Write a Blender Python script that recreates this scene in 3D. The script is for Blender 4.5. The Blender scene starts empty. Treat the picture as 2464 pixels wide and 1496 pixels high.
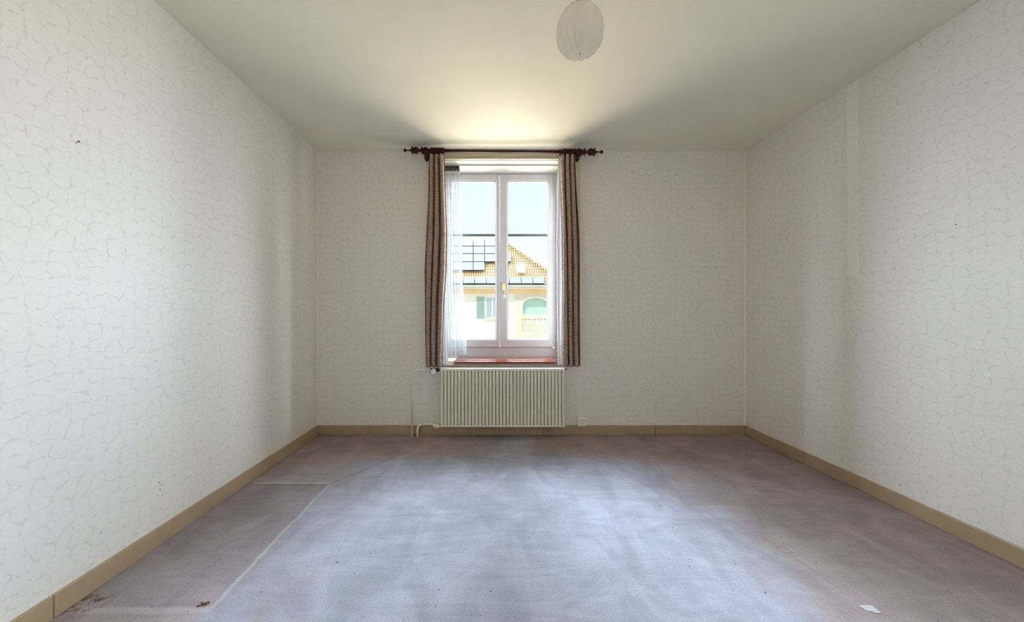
import bpy, bmesh, math, random
from mathutils import Vector, Matrix, noise as mnoise

random.seed(7)
R = math.radians
S = bpy.context.scene
COL = S.collection

# ------------------------------------------------------------------ camera
FPX, CX, CY, CAMH = 900.0, 1185.0, 754.0, 1.2125
cam_d = bpy.data.cameras.new('camera')
cam_d.sensor_fit = 'HORIZONTAL'
cam_d.sensor_width = 36.0
cam_d.lens = FPX / 2464 * 36.0
cam_d.shift_x = (1232 - CX) / 2464
cam_d.shift_y = (CY - 748) / 2464
cam_d.clip_start = 0.02
cam_d.clip_end = 300
cam = bpy.data.objects.new('camera', cam_d)
COL.objects.link(cam)
cam.location = (0, 0, CAMH)
cam.rotation_euler = (R(90), 0, 0)
S.camera = cam

# ------------------------------------------------------------------ colour management
S.view_settings.view_transform = 'Standard'
S.view_settings.look = 'None'
S.view_settings.gamma = 1.0
S.view_settings.exposure = 0.05
S.cycles.max_bounces = 7
S.cycles.diffuse_bounces = 6
S.cycles.glossy_bounces = 3
S.cycles.transparent_max_bounces = 10
S.cycles.use_adaptive_sampling = True
S.cycles.adaptive_threshold = 0.08
S.cycles.adaptive_min_samples = 16
S.cycles.caustics_reflective = False
S.cycles.caustics_refractive = False
S.cycles.use_denoising = True
S.cycles.sample_clamp_indirect = 8

# ------------------------------------------------------------------ sky
w = bpy.data.worlds.new('sky')
S.world = w
w.use_nodes = True
nt = w.node_tree
nt.nodes.clear()
out = nt.nodes.new('ShaderNodeOutputWorld')
bg = nt.nodes.new('ShaderNodeBackground')
tc = nt.nodes.new('ShaderNodeTexCoord')
sp = nt.nodes.new('ShaderNodeSeparateXYZ')
ramp = nt.nodes.new('ShaderNodeValToRGB')
mr = nt.nodes.new('ShaderNodeMapRange')
mr.inputs[1].default_value = -1
mr.inputs[2].default_value = 1
nt.links.new(tc.outputs['Generated'], sp.inputs[0])
nt.links.new(sp.outputs['Z'], mr.inputs[0])
nt.links.new(mr.outputs[0], ramp.inputs[0])
nt.links.new(ramp.outputs[0], bg.inputs[0])
nt.links.new(bg.outputs[0], out.inputs[0])
cr = ramp.color_ramp
cr.elements[0].position = 0.46
cr.elements[0].color = (0.80, 0.74, 0.55, 1)
cr.elements[1].position = 0.52
cr.elements[1].color = (0.93, 0.99, 1.0, 1)
e = cr.elements.new(0.62)
e.color = (0.80, 0.955, 1.0, 1)
e = cr.elements.new(1.0)
e.color = (0.45, 0.72, 1.0, 1)
bg.inputs[1].default_value = 1.12

# daylight: added lamps for broad soft sky light coming down through the window and for
# assumed light thrown up from unbuilt ground, and the sun standing behind our house
def sun(name, col, strength, ang, direction):
    d = bpy.data.lights.new(name, 'SUN')
    d.color = col
    d.energy = strength
    d.angle = R(ang)
    o = bpy.data.objects.new(name, d)
    COL.objects.link(o)
    o.rotation_euler = Vector(direction).to_track_quat('-Z', 'Y').to_euler()
    o.location = (0, 12, 8)
    return o

SKYC = (0.70, 0.85, 1.0)
sun('added_sky_fill', SKYC, 33.0, 60, (0.0, -1.0, -0.42))  # added lamps boosting the sky's light into the room
sun('added_sky_fill', SKYC, 62.0, 60, (0.75, -0.75, -0.42))
sun('added_sky_fill', SKYC, 38.0, 60, (-0.75, -0.75, -0.42))
sun('assumed_bounce_fill', (1.0, 0.89, 0.64), 17.0, 88, (0.0, -1.0, 0.48))  # added upward lamp for the ceiling, an assumed bounce with no street built
sun('sun', (1.0, 0.95, 0.85), 2.0, 0.6, (0.35, 0.75, -0.75))

# fill light added behind the camera, shining in through an invented rear window
_d = bpy.data.lights.new('rear_fill_light', 'AREA')
_d.shape = 'RECTANGLE'
_d.size, _d.size_y = 1.5, 1.5
_d.energy = 13.0
_d.color = (1.0, 0.89, 0.74)
_o = bpy.data.objects.new('rear_fill_light', _d)
COL.objects.link(_o)
_o.location = (0.3, -1.49, 1.75)
_o.rotation_euler = (R(90), 0, 0)

# ------------------------------------------------------------------ helpers
def P(x, y, Y):
    """photo pixel -> point at depth Y"""
    return Vector(((x - CX) / FPX * Y, Y, CAMH - (y - CY) / FPX * Y))

def obj(name, bm, m, parent=None, smooth=False, bevel=0, weld=False):
    me = bpy.data.meshes.new(name)
    if weld:
        bmesh.ops.remove_doubles(bm, verts=bm.verts, dist=1e-5)
    bmesh.ops.recalc_face_normals(bm, faces=bm.faces)
    bm.to_mesh(me)
    bm.free()
    o = bpy.data.objects.new(name, me)
    COL.objects.link(o)
    if m:
        me.materials.append(m)
    if parent:
        o.parent = parent
    if smooth:
        for p in me.polygons:
            p.use_smooth = True
    if bevel:
        b = o.modifiers.new('bevel', 'BEVEL')
        b.width = bevel
        b.segments = 2
        b.limit_method = 'ANGLE'
        b.angle_limit = R(40)
    return o

def tag(o, label=None, cat=None, group=None, kind=None):
    if label: o['label'] = label
    if cat: o['category'] = cat
    if group: o['group'] = group
    if kind: o['kind'] = kind
    return o

def empty(name, loc=(0, 0, 0), **k):
    # things are modelled in room coordinates, the empty sits at the origin of its parts
    o = bpy.data.objects.new(name, None)
    COL.objects.link(o)
    o.location = loc
    o.empty_display_size = 0.1
    return tag(o, **k)

def settle(root, loc):
    """move an empty to the thing's base keeping its parts where they are"""
    loc = Vector(loc)
    root.location = loc
    for c in root.children:
        c.location = c.location - loc

def box(bm, x0, x1, y0, y1, z0, z1):
    vs = [bm.verts.new(p) for p in ((x0, y0, z0), (x1, y0, z0), (x1, y1, z0), (x0, y1, z0),
                                    (x0, y0, z1), (x1, y0, z1), (x1, y1, z1), (x0, y1, z1))]
    for f in ((0, 3, 2, 1), (4, 5, 6, 7), (0, 1, 5, 4), (1, 2, 6, 5), (2, 3, 7, 6), (3, 0, 4, 7)):
        bm.faces.new([vs[i] for i in f])

def boxes(*bs):
    bm = bmesh.new()
    for b in bs:
        box(bm, *b)
    return bm

def prism(bm, pts, offs):
    """closed polygon extruded by a vector"""
    offs = Vector(offs)
    a = [bm.verts.new(p) for p in pts]
    b = [bm.verts.new(Vector(p) + offs) for p in pts]
    n = len(a)
    bm.faces.new(a)
    bm.faces.new(b[::-1])
    for i in range(n):
        bm.faces.new((a[i], a[(i + 1) % n], b[(i + 1) % n], b[i]))

def lathe(bm, prof, origin, axis='Z', seg=24, ripple=None):
    """prof: (t, r) along axis"""
    o = Vector(origin)
    rings = []
    for t, r in prof:
        ring = []
        for k in range(seg):
            a = 2 * math.pi * k / seg
            rr = r * (ripple(t, a) if ripple else 1)
            c, s = rr * math.cos(a), rr * math.sin(a)
            if axis == 'Z': v = Vector((c, s, t))
            elif axis == 'X': v = Vector((t, c, s))
            else: v = Vector((c, t, s))
            ring.append(bm.verts.new(o + v))
        rings.append(ring)
    for i in range(len(rings) - 1):
        for k in range(seg):
            bm.faces.new((rings[i][k], rings[i][(k + 1) % seg], rings[i + 1][(k + 1) % seg], rings[i + 1][k]))
    bm.faces.new(rings[0][::-1])
    bm.faces.new(rings[-1])

def tube(bm, pts, r, seg=12):
    pts = [Vector(p) for p in pts]
    rings = []
    n = len(pts)
    up = None
    for i, p in enumerate(pts):
        d = (pts[min(i + 1, n - 1)] - pts[max(i - 1, 0)]).normalized()
        if up is None:
            up = Vector((0, 1, 0)) if abs(d.y) < 0.9 else Vector((1, 0, 0))
        a = d.cross(up).normalized()
        b = d.cross(a).normalized()
        rings.append([bm.verts.new(p + r * (math.cos(2 * math.pi * k / seg) * a + math.sin(2 * math.pi * k / seg) * b)) for k in range(seg)])
    for i in range(n - 1):
        for k in range(seg):
            bm.faces.new((rings[i][k], rings[i][(k + 1) % seg], rings[i + 1][(k + 1) % seg], rings[i + 1][k]))
    bm.faces.new(rings[0][::-1])
    bm.faces.new(rings[-1])

def torus(bm, c, R_, r, seg=24, sub=8, tilt=0.0):
    c = Vector(c)
    M = Matrix.Rotation(tilt, 3, 'Z')
    rings = []
    for i in range(seg):
        a = 2 * math.pi * i / seg
        ring = []
        for k in range(sub):
            b = 2 * math.pi * k / sub
            v = Vector((r * math.sin(b), (R_ + r * math.cos(b)) * math.cos(a), (R_ + r * math.cos(b)) * math.sin(a)))
            ring.append(bm.verts.new(c + M @ v))
        rings.append(ring)
    for i in range(seg):
        for k in range(sub):
            bm.faces.new((rings[i][k], rings[i][(k + 1) % sub], rings[(i + 1) % seg][(k + 1) % sub], rings[(i + 1) % seg][k]))

# ------------------------------------------------------------------ materials
class NT:
    def __init__(self, name):
        self.m = bpy.data.materials.new(name)
        self.m.use_nodes = True
        self.t = self.m.node_tree
        self.t.nodes.clear()
        self.out = self.n('ShaderNodeOutputMaterial')
        self.geo = self.n('ShaderNodeTexCoord')
        self.P = self.geo.outputs['Object']
    def n(self, t, **k):
        nd = self.t.nodes.new(t)
        for a, b in k.items():
            setattr(nd, a, b)
        return nd
    def set(self, sock, v):
        if isinstance(v, bpy.types.NodeSocket):
            self.t.links.new(v, sock)
        else:
            if sock.type == 'RGBA' and len(v) == 3: v = (*v, 1)
            sock.default_value = v
    def math(self, op, a, b=0.0, c=None, clamp=False):
        nd = self.n('ShaderNodeMath', operation=op, use_clamp=clamp)
        self.set(nd.inputs[0], a)
        self.set(nd.inputs[1], b)
        if c is not None: self.set(nd.inputs[2], c)
        return nd.outputs[0]
    def mapr(self, v, a, b, c=0.0, d=1.0, smooth=False):
        nd = self.n('ShaderNodeMapRange')
        nd.interpolation_type = 'SMOOTHSTEP' if smooth else 'LINEAR'
        nd.clamp = True
        self.set(nd.inputs[0], v)
        for i, x in enumerate((a, b, c, d)): self.set(nd.inputs[i + 1], x)
        return nd.outputs[0]
    def xyz(self):
        s = self.n('ShaderNodeSeparateXYZ')
        self.set(s.inputs[0], self.P)
        return s.outputs
    def comb(self, x, y, z=0.0):
        s = self.n('ShaderNodeCombineXYZ')
        for i, v in enumerate((x, y, z)): self.set(s.inputs[i], v)
        return s.outputs[0]
    def mapping(self, v, scale=(1, 1, 1), loc=(0, 0, 0), rot=(0, 0, 0)):
        s = self.n('ShaderNodeMapping')
        self.set(s.inputs[0], v)
        s.inputs[1].default_value = loc
        s.inputs[2].default_value = rot
        s.inputs[3].default_value = scale
        return s.outputs[0]
    def noise(self, v, scale, detail=2, rough=0.5, dist=0.0, color=False):
        s = self.n('ShaderNodeTexNoise')
        self.set(s.inputs['Vector'], v)
        s.inputs['Scale'].default_value = scale
        s.inputs['Detail'].default_value = detail
        s.inputs['Roughness'].default_value = rough
        s.inputs['Distortion'].default_value = dist
        return s.outputs['Color' if color else 'Fac']
    def mix(self, f, a, b, op='MIX'):
        s = self.n('ShaderNodeMix', data_type='RGBA', blend_type=op)
        self.set(s.inputs[0], f)
        self.set(s.inputs[6], a)
        self.set(s.inputs[7], b)
        return s.outputs[2]
    def bump(self, h, strength=0.3, dist=0.01):
        s = self.n('ShaderNodeBump')
        s.inputs['Strength'].default_value = strength
        s.inputs['Distance'].default_value = dist
        self.set(s.inputs['Height'], h)
        return s.outputs[0]
    def bsdf(self, col, rough=0.6, metal=0.0, normal=None, spec=0.5, **k):
        s = self.n('ShaderNodeBsdfPrincipled')
        self.set(s.inputs['Base Color'], col)
        self.set(s.inputs['Roughness'], rough)
        self.set(s.inputs['Metallic'], metal)
        self.set(s.inputs['Specular IOR Level'], spec)
        if normal is not None: self.set(s.inputs['Normal'], normal)
        for a, b in k.items():
            self.set(s.inputs[a.replace('_', ' ')], b)
        return s.outputs[0]
    def done(self, sh):
        self.set(self.out.inputs[0], sh)
        return self.m

def plain(name, col, rough=0.5, metal=0.0, spec=0.5, var=0.06, scale=40, bump=0.0, **k):
    t = NT(name)
    f = t.noise(t.P, scale, 3)
    f = t.mapr(f, 0.3, 0.7, 1 - var, 1 + var)
    c = t.mix(1.0, col, t.comb(f, f, f), 'MULTIPLY')
    nrm = t.bump(t.noise(t.P, scale * 3, 3), bump, 0.002) if bump else None
    return t.done(t.bsdf(c, rough, metal, nrm, spec, **k))

def wallpaper(name, base, vein, ax):
    """pale paper with a crackle pattern of broken scalloped veins"""
    t = NT(name)
    x, y, z = t.xyz()
    h = x if ax == 'X' else y
    uv = t.comb(h, z, 0.0)
    # wobble at two sizes turns the cells into scallops
    def wob(vec, sc, amp):
        nz = t.noise(vec, sc, 2, 0.5, color=True)
        sub = t.n('ShaderNodeVectorMath', operation='SUBTRACT')
        t.set(sub.inputs[0], nz); sub.inputs[1].default_value = (0.5, 0.5, 0.5)
        scl = t.n('ShaderNodeVectorMath', operation='SCALE')
        t.set(scl.inputs[0], sub.outputs[0]); scl.inputs['Scale'].default_value = amp
        add = t.n('ShaderNodeVectorMath', operation='ADD')
        t.set(add.inputs[0], vec); t.set(add.inputs[1], scl.outputs[0])
        return add.outputs[0]
    wv = wob(wob(uv, 11, 0.07), 42, 0.030)
    v = t.n('ShaderNodeTexVoronoi', voronoi_dimensions='2D', feature='DISTANCE_TO_EDGE')
    t.set(v.inputs['Vector'], t.mapping(wv, (1.0, 1.1, 1)))
    v.inputs['Scale'].default_value = 14.0
    v.inputs['Randomness'].default_value = 0.6
    line = t.mapr(v.outputs['Distance'], 0.012, 0.085, 1.0, 0.0, True)
    brk = t.mapr(t.noise(uv, 26, 3, 0.6), 0.40, 0.60, 0.12, 1.0, True)
    brk2 = t.mapr(t.noise(uv, 120, 2), 0.35, 0.6, 0.4, 1.0)
    f = t.math('MULTIPLY', t.math('MULTIPLY', line, brk), brk2)
    v2 = t.n('ShaderNodeTexVoronoi', voronoi_dimensions='2D', feature='DISTANCE_TO_EDGE')
    t.set(v2.inputs['Vector'], wv)
    v2.inputs['Scale'].default_value = 36
    fine = t.math('MULTIPLY', t.mapr(v2.outputs['Distance'], 0.02, 0.09, 1.0, 0.0, True),
                  t.mapr(t.noise(uv, 9, 2), 0.5, 0.68, 0.0, 0.35))
    f = t.math('MAXIMUM', f, fine)
    mott = t.mapr(t.noise(uv, 45, 4, 0.65), 0.3, 0.7, 0.975, 1.02)
    big = t.mapr(t.noise(uv, 1.3, 2), 0.3, 0.7, 0.985, 1.015)
    k = t.math('MULTIPLY', mott, big)
    c = t.mix(f, base, vein)
    c = t.mix(1.0, c, t.comb(k, k, k), 'MULTIPLY')
    hgt = t.math('SUBTRACT', t.noise(uv, 220, 3, 0.7), t.math('MULTIPLY', f, 0.6))
    return t.done(t.bsdf(c, 0.62, 0, t.bump(hgt, 0.18, 0.0015), 0.3))

PAPER = (0.815, 0.770, 0.722)
VEIN = (0.69, 0.64, 0.58)
M = {}
M['paper_x'] = wallpaper('wallpaper_back', PAPER, VEIN, 'X')
M['paper_y'] = wallpaper('wallpaper_side', PAPER, VEIN, 'Y')

def ceiling_mat():
    t = NT('painted_plaster')
    h = t.math('ADD', t.noise(t.mapping(t.P, (1, 4, 1)), 30, 4, 0.6), t.math('MULTIPLY', t.noise(t.P, 7, 2), 1.5))
    k = t.mapr(t.noise(t.P, 1.6, 3), 0.3, 0.7, 0.975, 1.02)
    c = t.mix(1.0, (0.83, 0.80, 0.70), t.comb(k, k, k), 'MULTIPLY')
    return t.done(t.bsdf(c, 0.7, 0, t.bump(h, 0.22, 0.003), 0.3))
M['ceiling'] = ceiling_mat()

def carpet_mat():
    t = NT('worn_carpet')
    x, y, z = t.xyz()
    P2 = t.comb(x, y, 0)
    wob = t.math('MULTIPLY', t.math('SUBTRACT', t.noise(P2, 6, 3), 0.5), 0.03)
    xw = t.math('ADD', x, wob)
    yw = t.math('ADD', y, wob)
    def band(v, c, hw, soft):
        d = t.math('ABSOLUTE', t.math('SUBTRACT', v, c))
        return t.mapr(d, hw, hw + soft, 1.0, 0.0, True)
    # two tones: pale traffic wear and darker mauve side pile, with back-wall shade painted in
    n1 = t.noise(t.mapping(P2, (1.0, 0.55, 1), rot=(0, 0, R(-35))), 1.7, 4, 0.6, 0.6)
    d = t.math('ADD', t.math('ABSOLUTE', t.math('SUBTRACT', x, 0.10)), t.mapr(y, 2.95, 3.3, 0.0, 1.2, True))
    worn_lit = t.mapr(t.math('ADD', d, t.math('MULTIPLY', t.math('SUBTRACT', n1, 0.5), 2.4)), 0.9, 1.75, 1.0, 0.0, True)
    streak = t.noise(t.mapping(P2, (1.3, 0.7, 1), rot=(0, 0, R(-62))), 3.0, 5, 0.62, 0.8)
    streak2 = t.noise(t.mapping(P2, (0.6, 2.4, 1), rot=(0, 0, R(-20))), 4.0, 4, 0.6, 1.0)
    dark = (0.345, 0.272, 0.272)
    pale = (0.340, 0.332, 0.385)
    c = t.mix(worn_lit, dark, pale)
    k = t.mapr(streak, 0.32, 0.68, 0.86, 1.11, True)
    k = t.math('MULTIPLY', k, t.mapr(streak2, 0.35, 0.65, 0.93, 1.06, True))
    c = t.mix(1.0, c, t.comb(k, k, k), 'MULTIPLY')
    # footprint of a wardrobe that stood by the left wall: unfaded pile with pressed pale edges
    inx = t.mapr(xw, -1.175, -1.160, 1.0, 0.0, True)
    iny = t.math('MULTIPLY', t.mapr(y, 1.535, 1.55, 0.0, 1.0, True), t.mapr(y, 2.64, 2.655, 1.0, 0.0, True))
    foot = t.math('MULTIPLY', inx, iny)
    c = t.mix(t.math('MULTIPLY', foot, 0.75), c, t.mix(1.0, (0.300, 0.248, 0.262), t.comb(k, k, k), 'MULTIPLY'))
    # brown dirt left of the footprint
    dirt = t.math('MULTIPLY', band(x, -1.70, 0.02, 0.09), t.mapr(t.noise(P2, 26, 3, 0.7), 0.45, 0.6, 0, 1, True))
    dirt = t.math('MULTIPLY', dirt, band(y, 1.56, 0.02, 0.07))
    c = t.mix(dirt, c, (0.13, 0.085, 0.045))
    yb = t.mapr(y, 1.50, 2.72, 0.0, 1.0)
    yr = t.math('MULTIPLY', t.mapr(y, 1.50, 1.54, 0, 1), t.mapr(y, 2.66, 2.70, 1, 0))
    e1 = t.math('MULTIPLY', t.math('MULTIPLY', band(xw, -1.163, 0.004, 0.013), yr), 0.85)
    xl = t.mapr(x, -1.165, -1.145, 1.0, 0.0)
    xl2 = t.math('MULTIPLY', xl, t.mapr(x, -1.72, -1.62, 0, 1))
    e2 = t.math('MULTIPLY', t.math('MULTIPLY', band(yw, 1.525, 0.006, 0.02), xl2), 0.7)
    e3 = t.math('MULTIPLY', band(yw, 2.675, 0.014, 0.014), xl2)
    edge = t.math('MAXIMUM', e1, t.math('MAXIMUM', e2, e3))
    frag = t.mapr(t.noise(P2, 5, 3), 0.3, 0.6, 0.45, 1.0)
    c = t.mix(t.math('MULTIPLY', t.math('MULTIPLY', edge, frag), 0.5), c, (0.54, 0.50, 0.51))
    # dark crease just beyond
    sh = t.math('MULTIPLY', band(yw, 2.648, 0.004, 0.012), xl2)
    c = t.mix(t.math('MULTIPLY', sh, 0.45), c, (0.12, 0.09, 0.08))
    # a dark seam running from the footprint to the heating pipes
    yy = t.math('ADD', 2.67, t.math('MULTIPLY', t.math('ADD', x, 1.15), 1.52))
    seam = t.math('MULTIPLY', band(t.math('ADD', y, t.math('MULTIPLY', wob, 1.3)), 0.0, 0, 0.001), 0)
    dd = t.math('ABSOLUTE', t.math('SUBTRACT', t.math('ADD', y, wob), yy))
    seam = t.math('MULTIPLY', t.mapr(dd, 0.004, 0.014, 1, 0, True), t.math('MULTIPLY', t.mapr(x, -1.16, -1.14, 0, 1), t.mapr(x, -0.74, -0.70, 1, 0)))
    c = t.mix(t.math('MULTIPLY', seam, 0.55), c, (0.13, 0.10, 0.09))
    # scattered lint and pile grain
    vo = t.n('ShaderNodeTexVoronoi', voronoi_dimensions='2D')
    t.set(vo.inputs['Vector'], P2)
    vo.inputs['Scale'].default_value = 5.0
    sel = t.n('ShaderNodeSeparateColor')
    t.set(sel.inputs[0], vo.outputs['Color'])
    spot = t.math('MULTIPLY', t.mapr(vo.outputs['Distance'], 0.014, 0.024, 1, 0), t.math('GREATER_THAN', sel.outputs[0], 0.72))
    c = t.mix(t.math('MULTIPLY', spot, 0.75), c, (0.06, 0.05, 0.06))
    g = t.noise(P2, 420, 2, 0.7)
    g2 = t.noise(P2, 110, 3, 0.7)
    kk = t.math('MULTIPLY', t.mapr(g, 0.3, 0.7, 0.80, 1.18), t.mapr(g2, 0.3, 0.7, 0.88, 1.10))
    c = t.mix(1.0, c, t.comb(kk, kk, kk), 'MULTIPLY')
    hgt = t.math('ADD', t.math('ADD', g, g2), t.math('MULTIPLY', edge, 1.5))
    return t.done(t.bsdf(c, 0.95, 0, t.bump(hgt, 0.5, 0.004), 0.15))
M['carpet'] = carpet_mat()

M['baseboard'] = plain('taupe_gloss_paint', (0.40, 0.290, 0.180), 0.32, var=0.05, scale=14, spec=0.4)
M['corner'] = plain('paper_edge', (0.86, 0.80, 0.66), 0.6)
M['casing'] = plain('cream_gloss_paint', (0.62, 0.565, 0.44), 0.4, var=0.03, scale=12)
M['reveal'] = plain('white_reveal_paint', (0.70, 0.68, 0.62), 0.45, var=0.03, scale=12)
M['white_pvc'] = plain('white_window_paint', (0.55, 0.52, 0.535), 0.32, var=0.02, scale=10)
M['muntin'] = plain('backlit_glazing_bar', (0.16, 0.19, 0.20), 0.4)  # pale bar given the dark tone of its backlighting
M['brass'] = plain('brass', (0.85, 0.60, 0.22), 0.25, 1.0)
M['steel'] = plain('bright_steel', (0.8, 0.8, 0.78), 0.2, 1.0)
M['radiator'] = plain('ivory_enamel', (0.86, 0.82, 0.71), 0.38, var=0.04, scale=9)
M['radback'] = plain('ivory_enamel_dull', (0.70, 0.66, 0.55), 0.5, var=0.05)
M['pipe'] = plain('ivory_pipe_paint', (0.90, 0.86, 0.78), 0.4, var=0.04)
M['knob'] = plain('white_plastic', (0.80, 0.82, 0.84), 0.35)
M['black'] = plain('black_plastic', (0.012, 0.011, 0.012), 0.4)
M['socket'] = plain('ivory_plastic', (0.92, 0.88, 0.80), 0.35, var=0.02)
M['socketface'] = plain('ivory_plastic_face', (0.84, 0.80, 0.72), 0.4, var=0.02)
M['dark'] = plain('dark_hole', (0.03, 0.026, 0.022), 0.7)
M['patch'] = plain('pale_tape', (0.88, 0.86, 0.80), 0.55, var=0.03, scale=30)
M['nail'] = plain('dark_steel', (0.08, 0.07, 0.06), 0.4, 0.8)
M['dirt'] = plain('brown_dirt', (0.16, 0.085, 0.035), 0.9, var=0.3, scale=120)
M['patchy'] = plain('backing_fabric', (0.50, 0.485, 0.51), 0.95, var=0.12, scale=150)

def rodwood():
    t = NT('red_stained_wood')
    g = t.noise(t.mapping(t.P, (1.5, 30, 30)), 6, 4, 0.6)
    c = t.mix(t.mapr(g, 0.3, 0.7), (0.018, 0.0015, 0.0015), (0.065, 0.007, 0.003))
    return t.done(t.bsdf(c, 0.36, 0, None, 0.35))
M['rod'] = rodwood()

def sillwood():
    t = NT('varnished_wood')
    g = t.noise(t.mapping(t.P, (1.2, 20, 20)), 6, 4, 0.6, 0.5)
    c = t.mix(t.mapr(g, 0.3, 0.7), (0.15, 0.018, 0.004), (0.26, 0.05, 0.010))
    return t.done(t.bsdf(c, 0.16, 0, None, 0.6, Coat_Weight=0.5, Coat_Roughness=0.08))
M['sill'] = sillwood()

def fabric(name, a, b, dark):
    t = NT(name)
    x, y, z = t.xyz()
    v = t.comb(t.math('MULTIPLY', x, 0.25), 0.0, z)
    s1 = t.noise(v, 110, 2, 0.6)
    s2 = t.noise(v, 17, 3, 0.6)
    c = t.mix(t.mapr(s2, 0.3, 0.7), a, b)
    c = t.mix(t.mapr(s1, 0.50, 0.68), c, dark)
    th = t.noise(t.comb(t.math('MULTIPLY', x, 5), y, t.math('MULTIPLY', z, 1)), 140, 2)
    k = t.mapr(th, 0.3, 0.7, 0.88, 1.1)
    c = t.mix(1.0, c, t.comb(k, k, k), 'MULTIPLY')
    d = t.bsdf(c, 0.9, 0, t.bump(t.math('ADD', s1, th), 0.4, 0.002), 0.1)
    tr = t.n('ShaderNodeBsdfTranslucent')
    t.set(tr.inputs[0], t.mix(0.5, c, (0.42, 0.20, 0.10)))
    mx = t.n('ShaderNodeMixShader')
    mx.inputs[0].default_value = 0.10
    t.set(mx.inputs[1], d); t.set(mx.inputs[2], tr.outputs[0])
    return t.done(mx.outputs[0])
M['drape'] = fabric('woven_drape', (0.44, 0.35, 0.285), (0.40, 0.275, 0.225), (0.22, 0.125, 0.09))

def lining():
    t = NT('white_lining')
    d = t.bsdf((0.80, 0.78, 0.80), 0.8, 0, t.bump(t.noise(t.P, 300, 2), 0.2, 0.001), 0.1)
    tr = t.n('ShaderNodeBsdfTranslucent')
    t.set(tr.inputs[0], (0.85, 0.83, 0.85))
    mx = t.n('ShaderNodeMixShader'); mx.inputs[0].default_value = 0.35
    t.set(mx.inputs[1], d); t.set(mx.inputs[2], tr.outputs[0])
    return t.done(mx.outputs[0])
M['lining'] = lining()

def sheer():
    t = NT('sheer_voile')
    x, y, z = t.xyz()
    d = t.n('ShaderNodeBsdfDiffuse'); t.set(d.inputs[0], (0.66, 0.66, 0.67))
    tr = t.n('ShaderNodeBsdfTranslucent'); t.set(tr.inputs[0], (0.19, 0.19, 0.20))
    m1 = t.n('ShaderNodeMixShader'); m1.inputs[0].default_value = 0.55
    t.set(m1.inputs[1], d.outputs[0]); t.set(m1.inputs[2], tr.outputs[0])
    tp = t.n('ShaderNodeBsdfTransparent')
    # woven squares make thicker and thinner cloth
    sq = t.math('SINE', t.math('MULTIPLY', z, 46.0))
    op = t.mapr(sq, -0.3, 0.7, 0.52, 0.60, True)
    m2 = t.n('ShaderNodeMixShader')
    t.set(m2.inputs[0], op)
    t.set(m2.inputs[1], tp.outputs[0]); t.set(m2.inputs[2], m1.outputs[0])
    return t.done(m2.outputs[0])
M['sheer'] = sheer()
M['tape'] = plain('backlit_heading_tape', (0.17, 0.14, 0.075), 0.9, var=0.2, scale=90)  # backlit darkness of the header painted into the tape colour

def glass():
    t = NT('window_glass')
    g = t.n('ShaderNodeBsdfGlossy'); g.inputs['Roughness'].default_value = 0.02
    tp = t.n('ShaderNodeBsdfTransparent'); t.set(tp.inputs[0], (0.985, 0.995, 0.99))
    fr = t.n('ShaderNodeFresnel'); fr.inputs[0].default_value = 1.35
    mx = t.n('ShaderNodeMixShader')
    t.set(mx.inputs[0], t.math('MULTIPLY', fr.outputs[0], 0.45))
    t.set(mx.inputs[1], tp.outputs[0]); t.set(mx.inputs[2], g.outputs[0])
    return t.done(mx.outputs[0])
M['glass'] = glass()

def lampmat():
    t = NT('milky_pleated_shade')
    d = t.bsdf((0.92, 0.90, 0.86), 0.22, 0, None, 0.5)
    tr = t.n('ShaderNodeBsdfTranslucent'); t.set(tr.inputs[0], (0.93, 0.90, 0.84))
    mx = t.n('ShaderNodeMixShader'); mx.inputs[0].default_value = 0.55
    t.set(mx.inputs[1], d); t.set(mx.inputs[2], tr.outputs[0])
    return t.done(mx.outputs[0])
M['lamp'] = lampmat()

def rooftile():
    t = NT('clay_roof_tiles')
    x, y, z = t.xyz()
    br = t.n('ShaderNodeTexBrick')
    t.set(br.inputs['Vector'], t.comb(x, t.math('MULTIPLY', z, 1.743), 0))
    br.offset = 0.0
    br.inputs['Color1'].default_value = (0.44, 0.26, 0.115, 1)
    br.inputs['Color2'].default_value = (0.52, 0.34, 0.16, 1)
    br.inputs['Mortar'].default_value = (0.13, 0.075, 0.045, 1)
    br.inputs['Scale'].default_value = 1.0
    br.inputs['Mortar Size'].default_value = 0.020
    br.inputs['Brick Width'].default_value = 0.14
    br.inputs['Row Height'].default_value = 0.36
    k = t.mapr(t.noise(t.P, 2.5, 3), 0.3, 0.7, 0.85, 1.12)
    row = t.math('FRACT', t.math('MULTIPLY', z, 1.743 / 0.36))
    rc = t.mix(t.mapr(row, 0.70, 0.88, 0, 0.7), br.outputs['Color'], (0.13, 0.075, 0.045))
    c = t.mix(1.0, rc, t.comb(k, k, k), 'MULTIPLY')
    return t.done(t.bsdf(c, 0.85, 0, None, 0.2))
M['tile'] = rooftile()
M['render_white'] = plain('white_render', (0.86, 0.86, 0.84), 0.9, var=0.02, scale=3)
M['render_cream'] = plain('cream_render', (0.66, 0.635, 0.545), 0.9, var=0.03, scale=3)
M['soffit'] = plain('ochre_soffit', (0.80, 0.60, 0.36), 0.8)
M['gutter'] = plain('zinc_gutter', (0.55, 0.56, 0.54), 0.5, 0.2)
M['solar'] = plain('solar_glass', (0.135, 0.138, 0.155), 0.5, 0.0, var=0.05, scale=2, spec=0.2)
M['solarframe'] = plain('dark_frame', (0.07, 0.065, 0.08), 0.6, spec=0.2)
M['shutter'] = plain('green_shutter_paint', (0.26, 0.44, 0.38), 0.6)
M['awning'] = plain('green_awning', (0.46, 0.66, 0.59), 0.8, var=0.08, scale=1.5)
M['pane_far'] = plain('far_window_glass', (0.20, 0.26, 0.33), 0.25)
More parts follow.
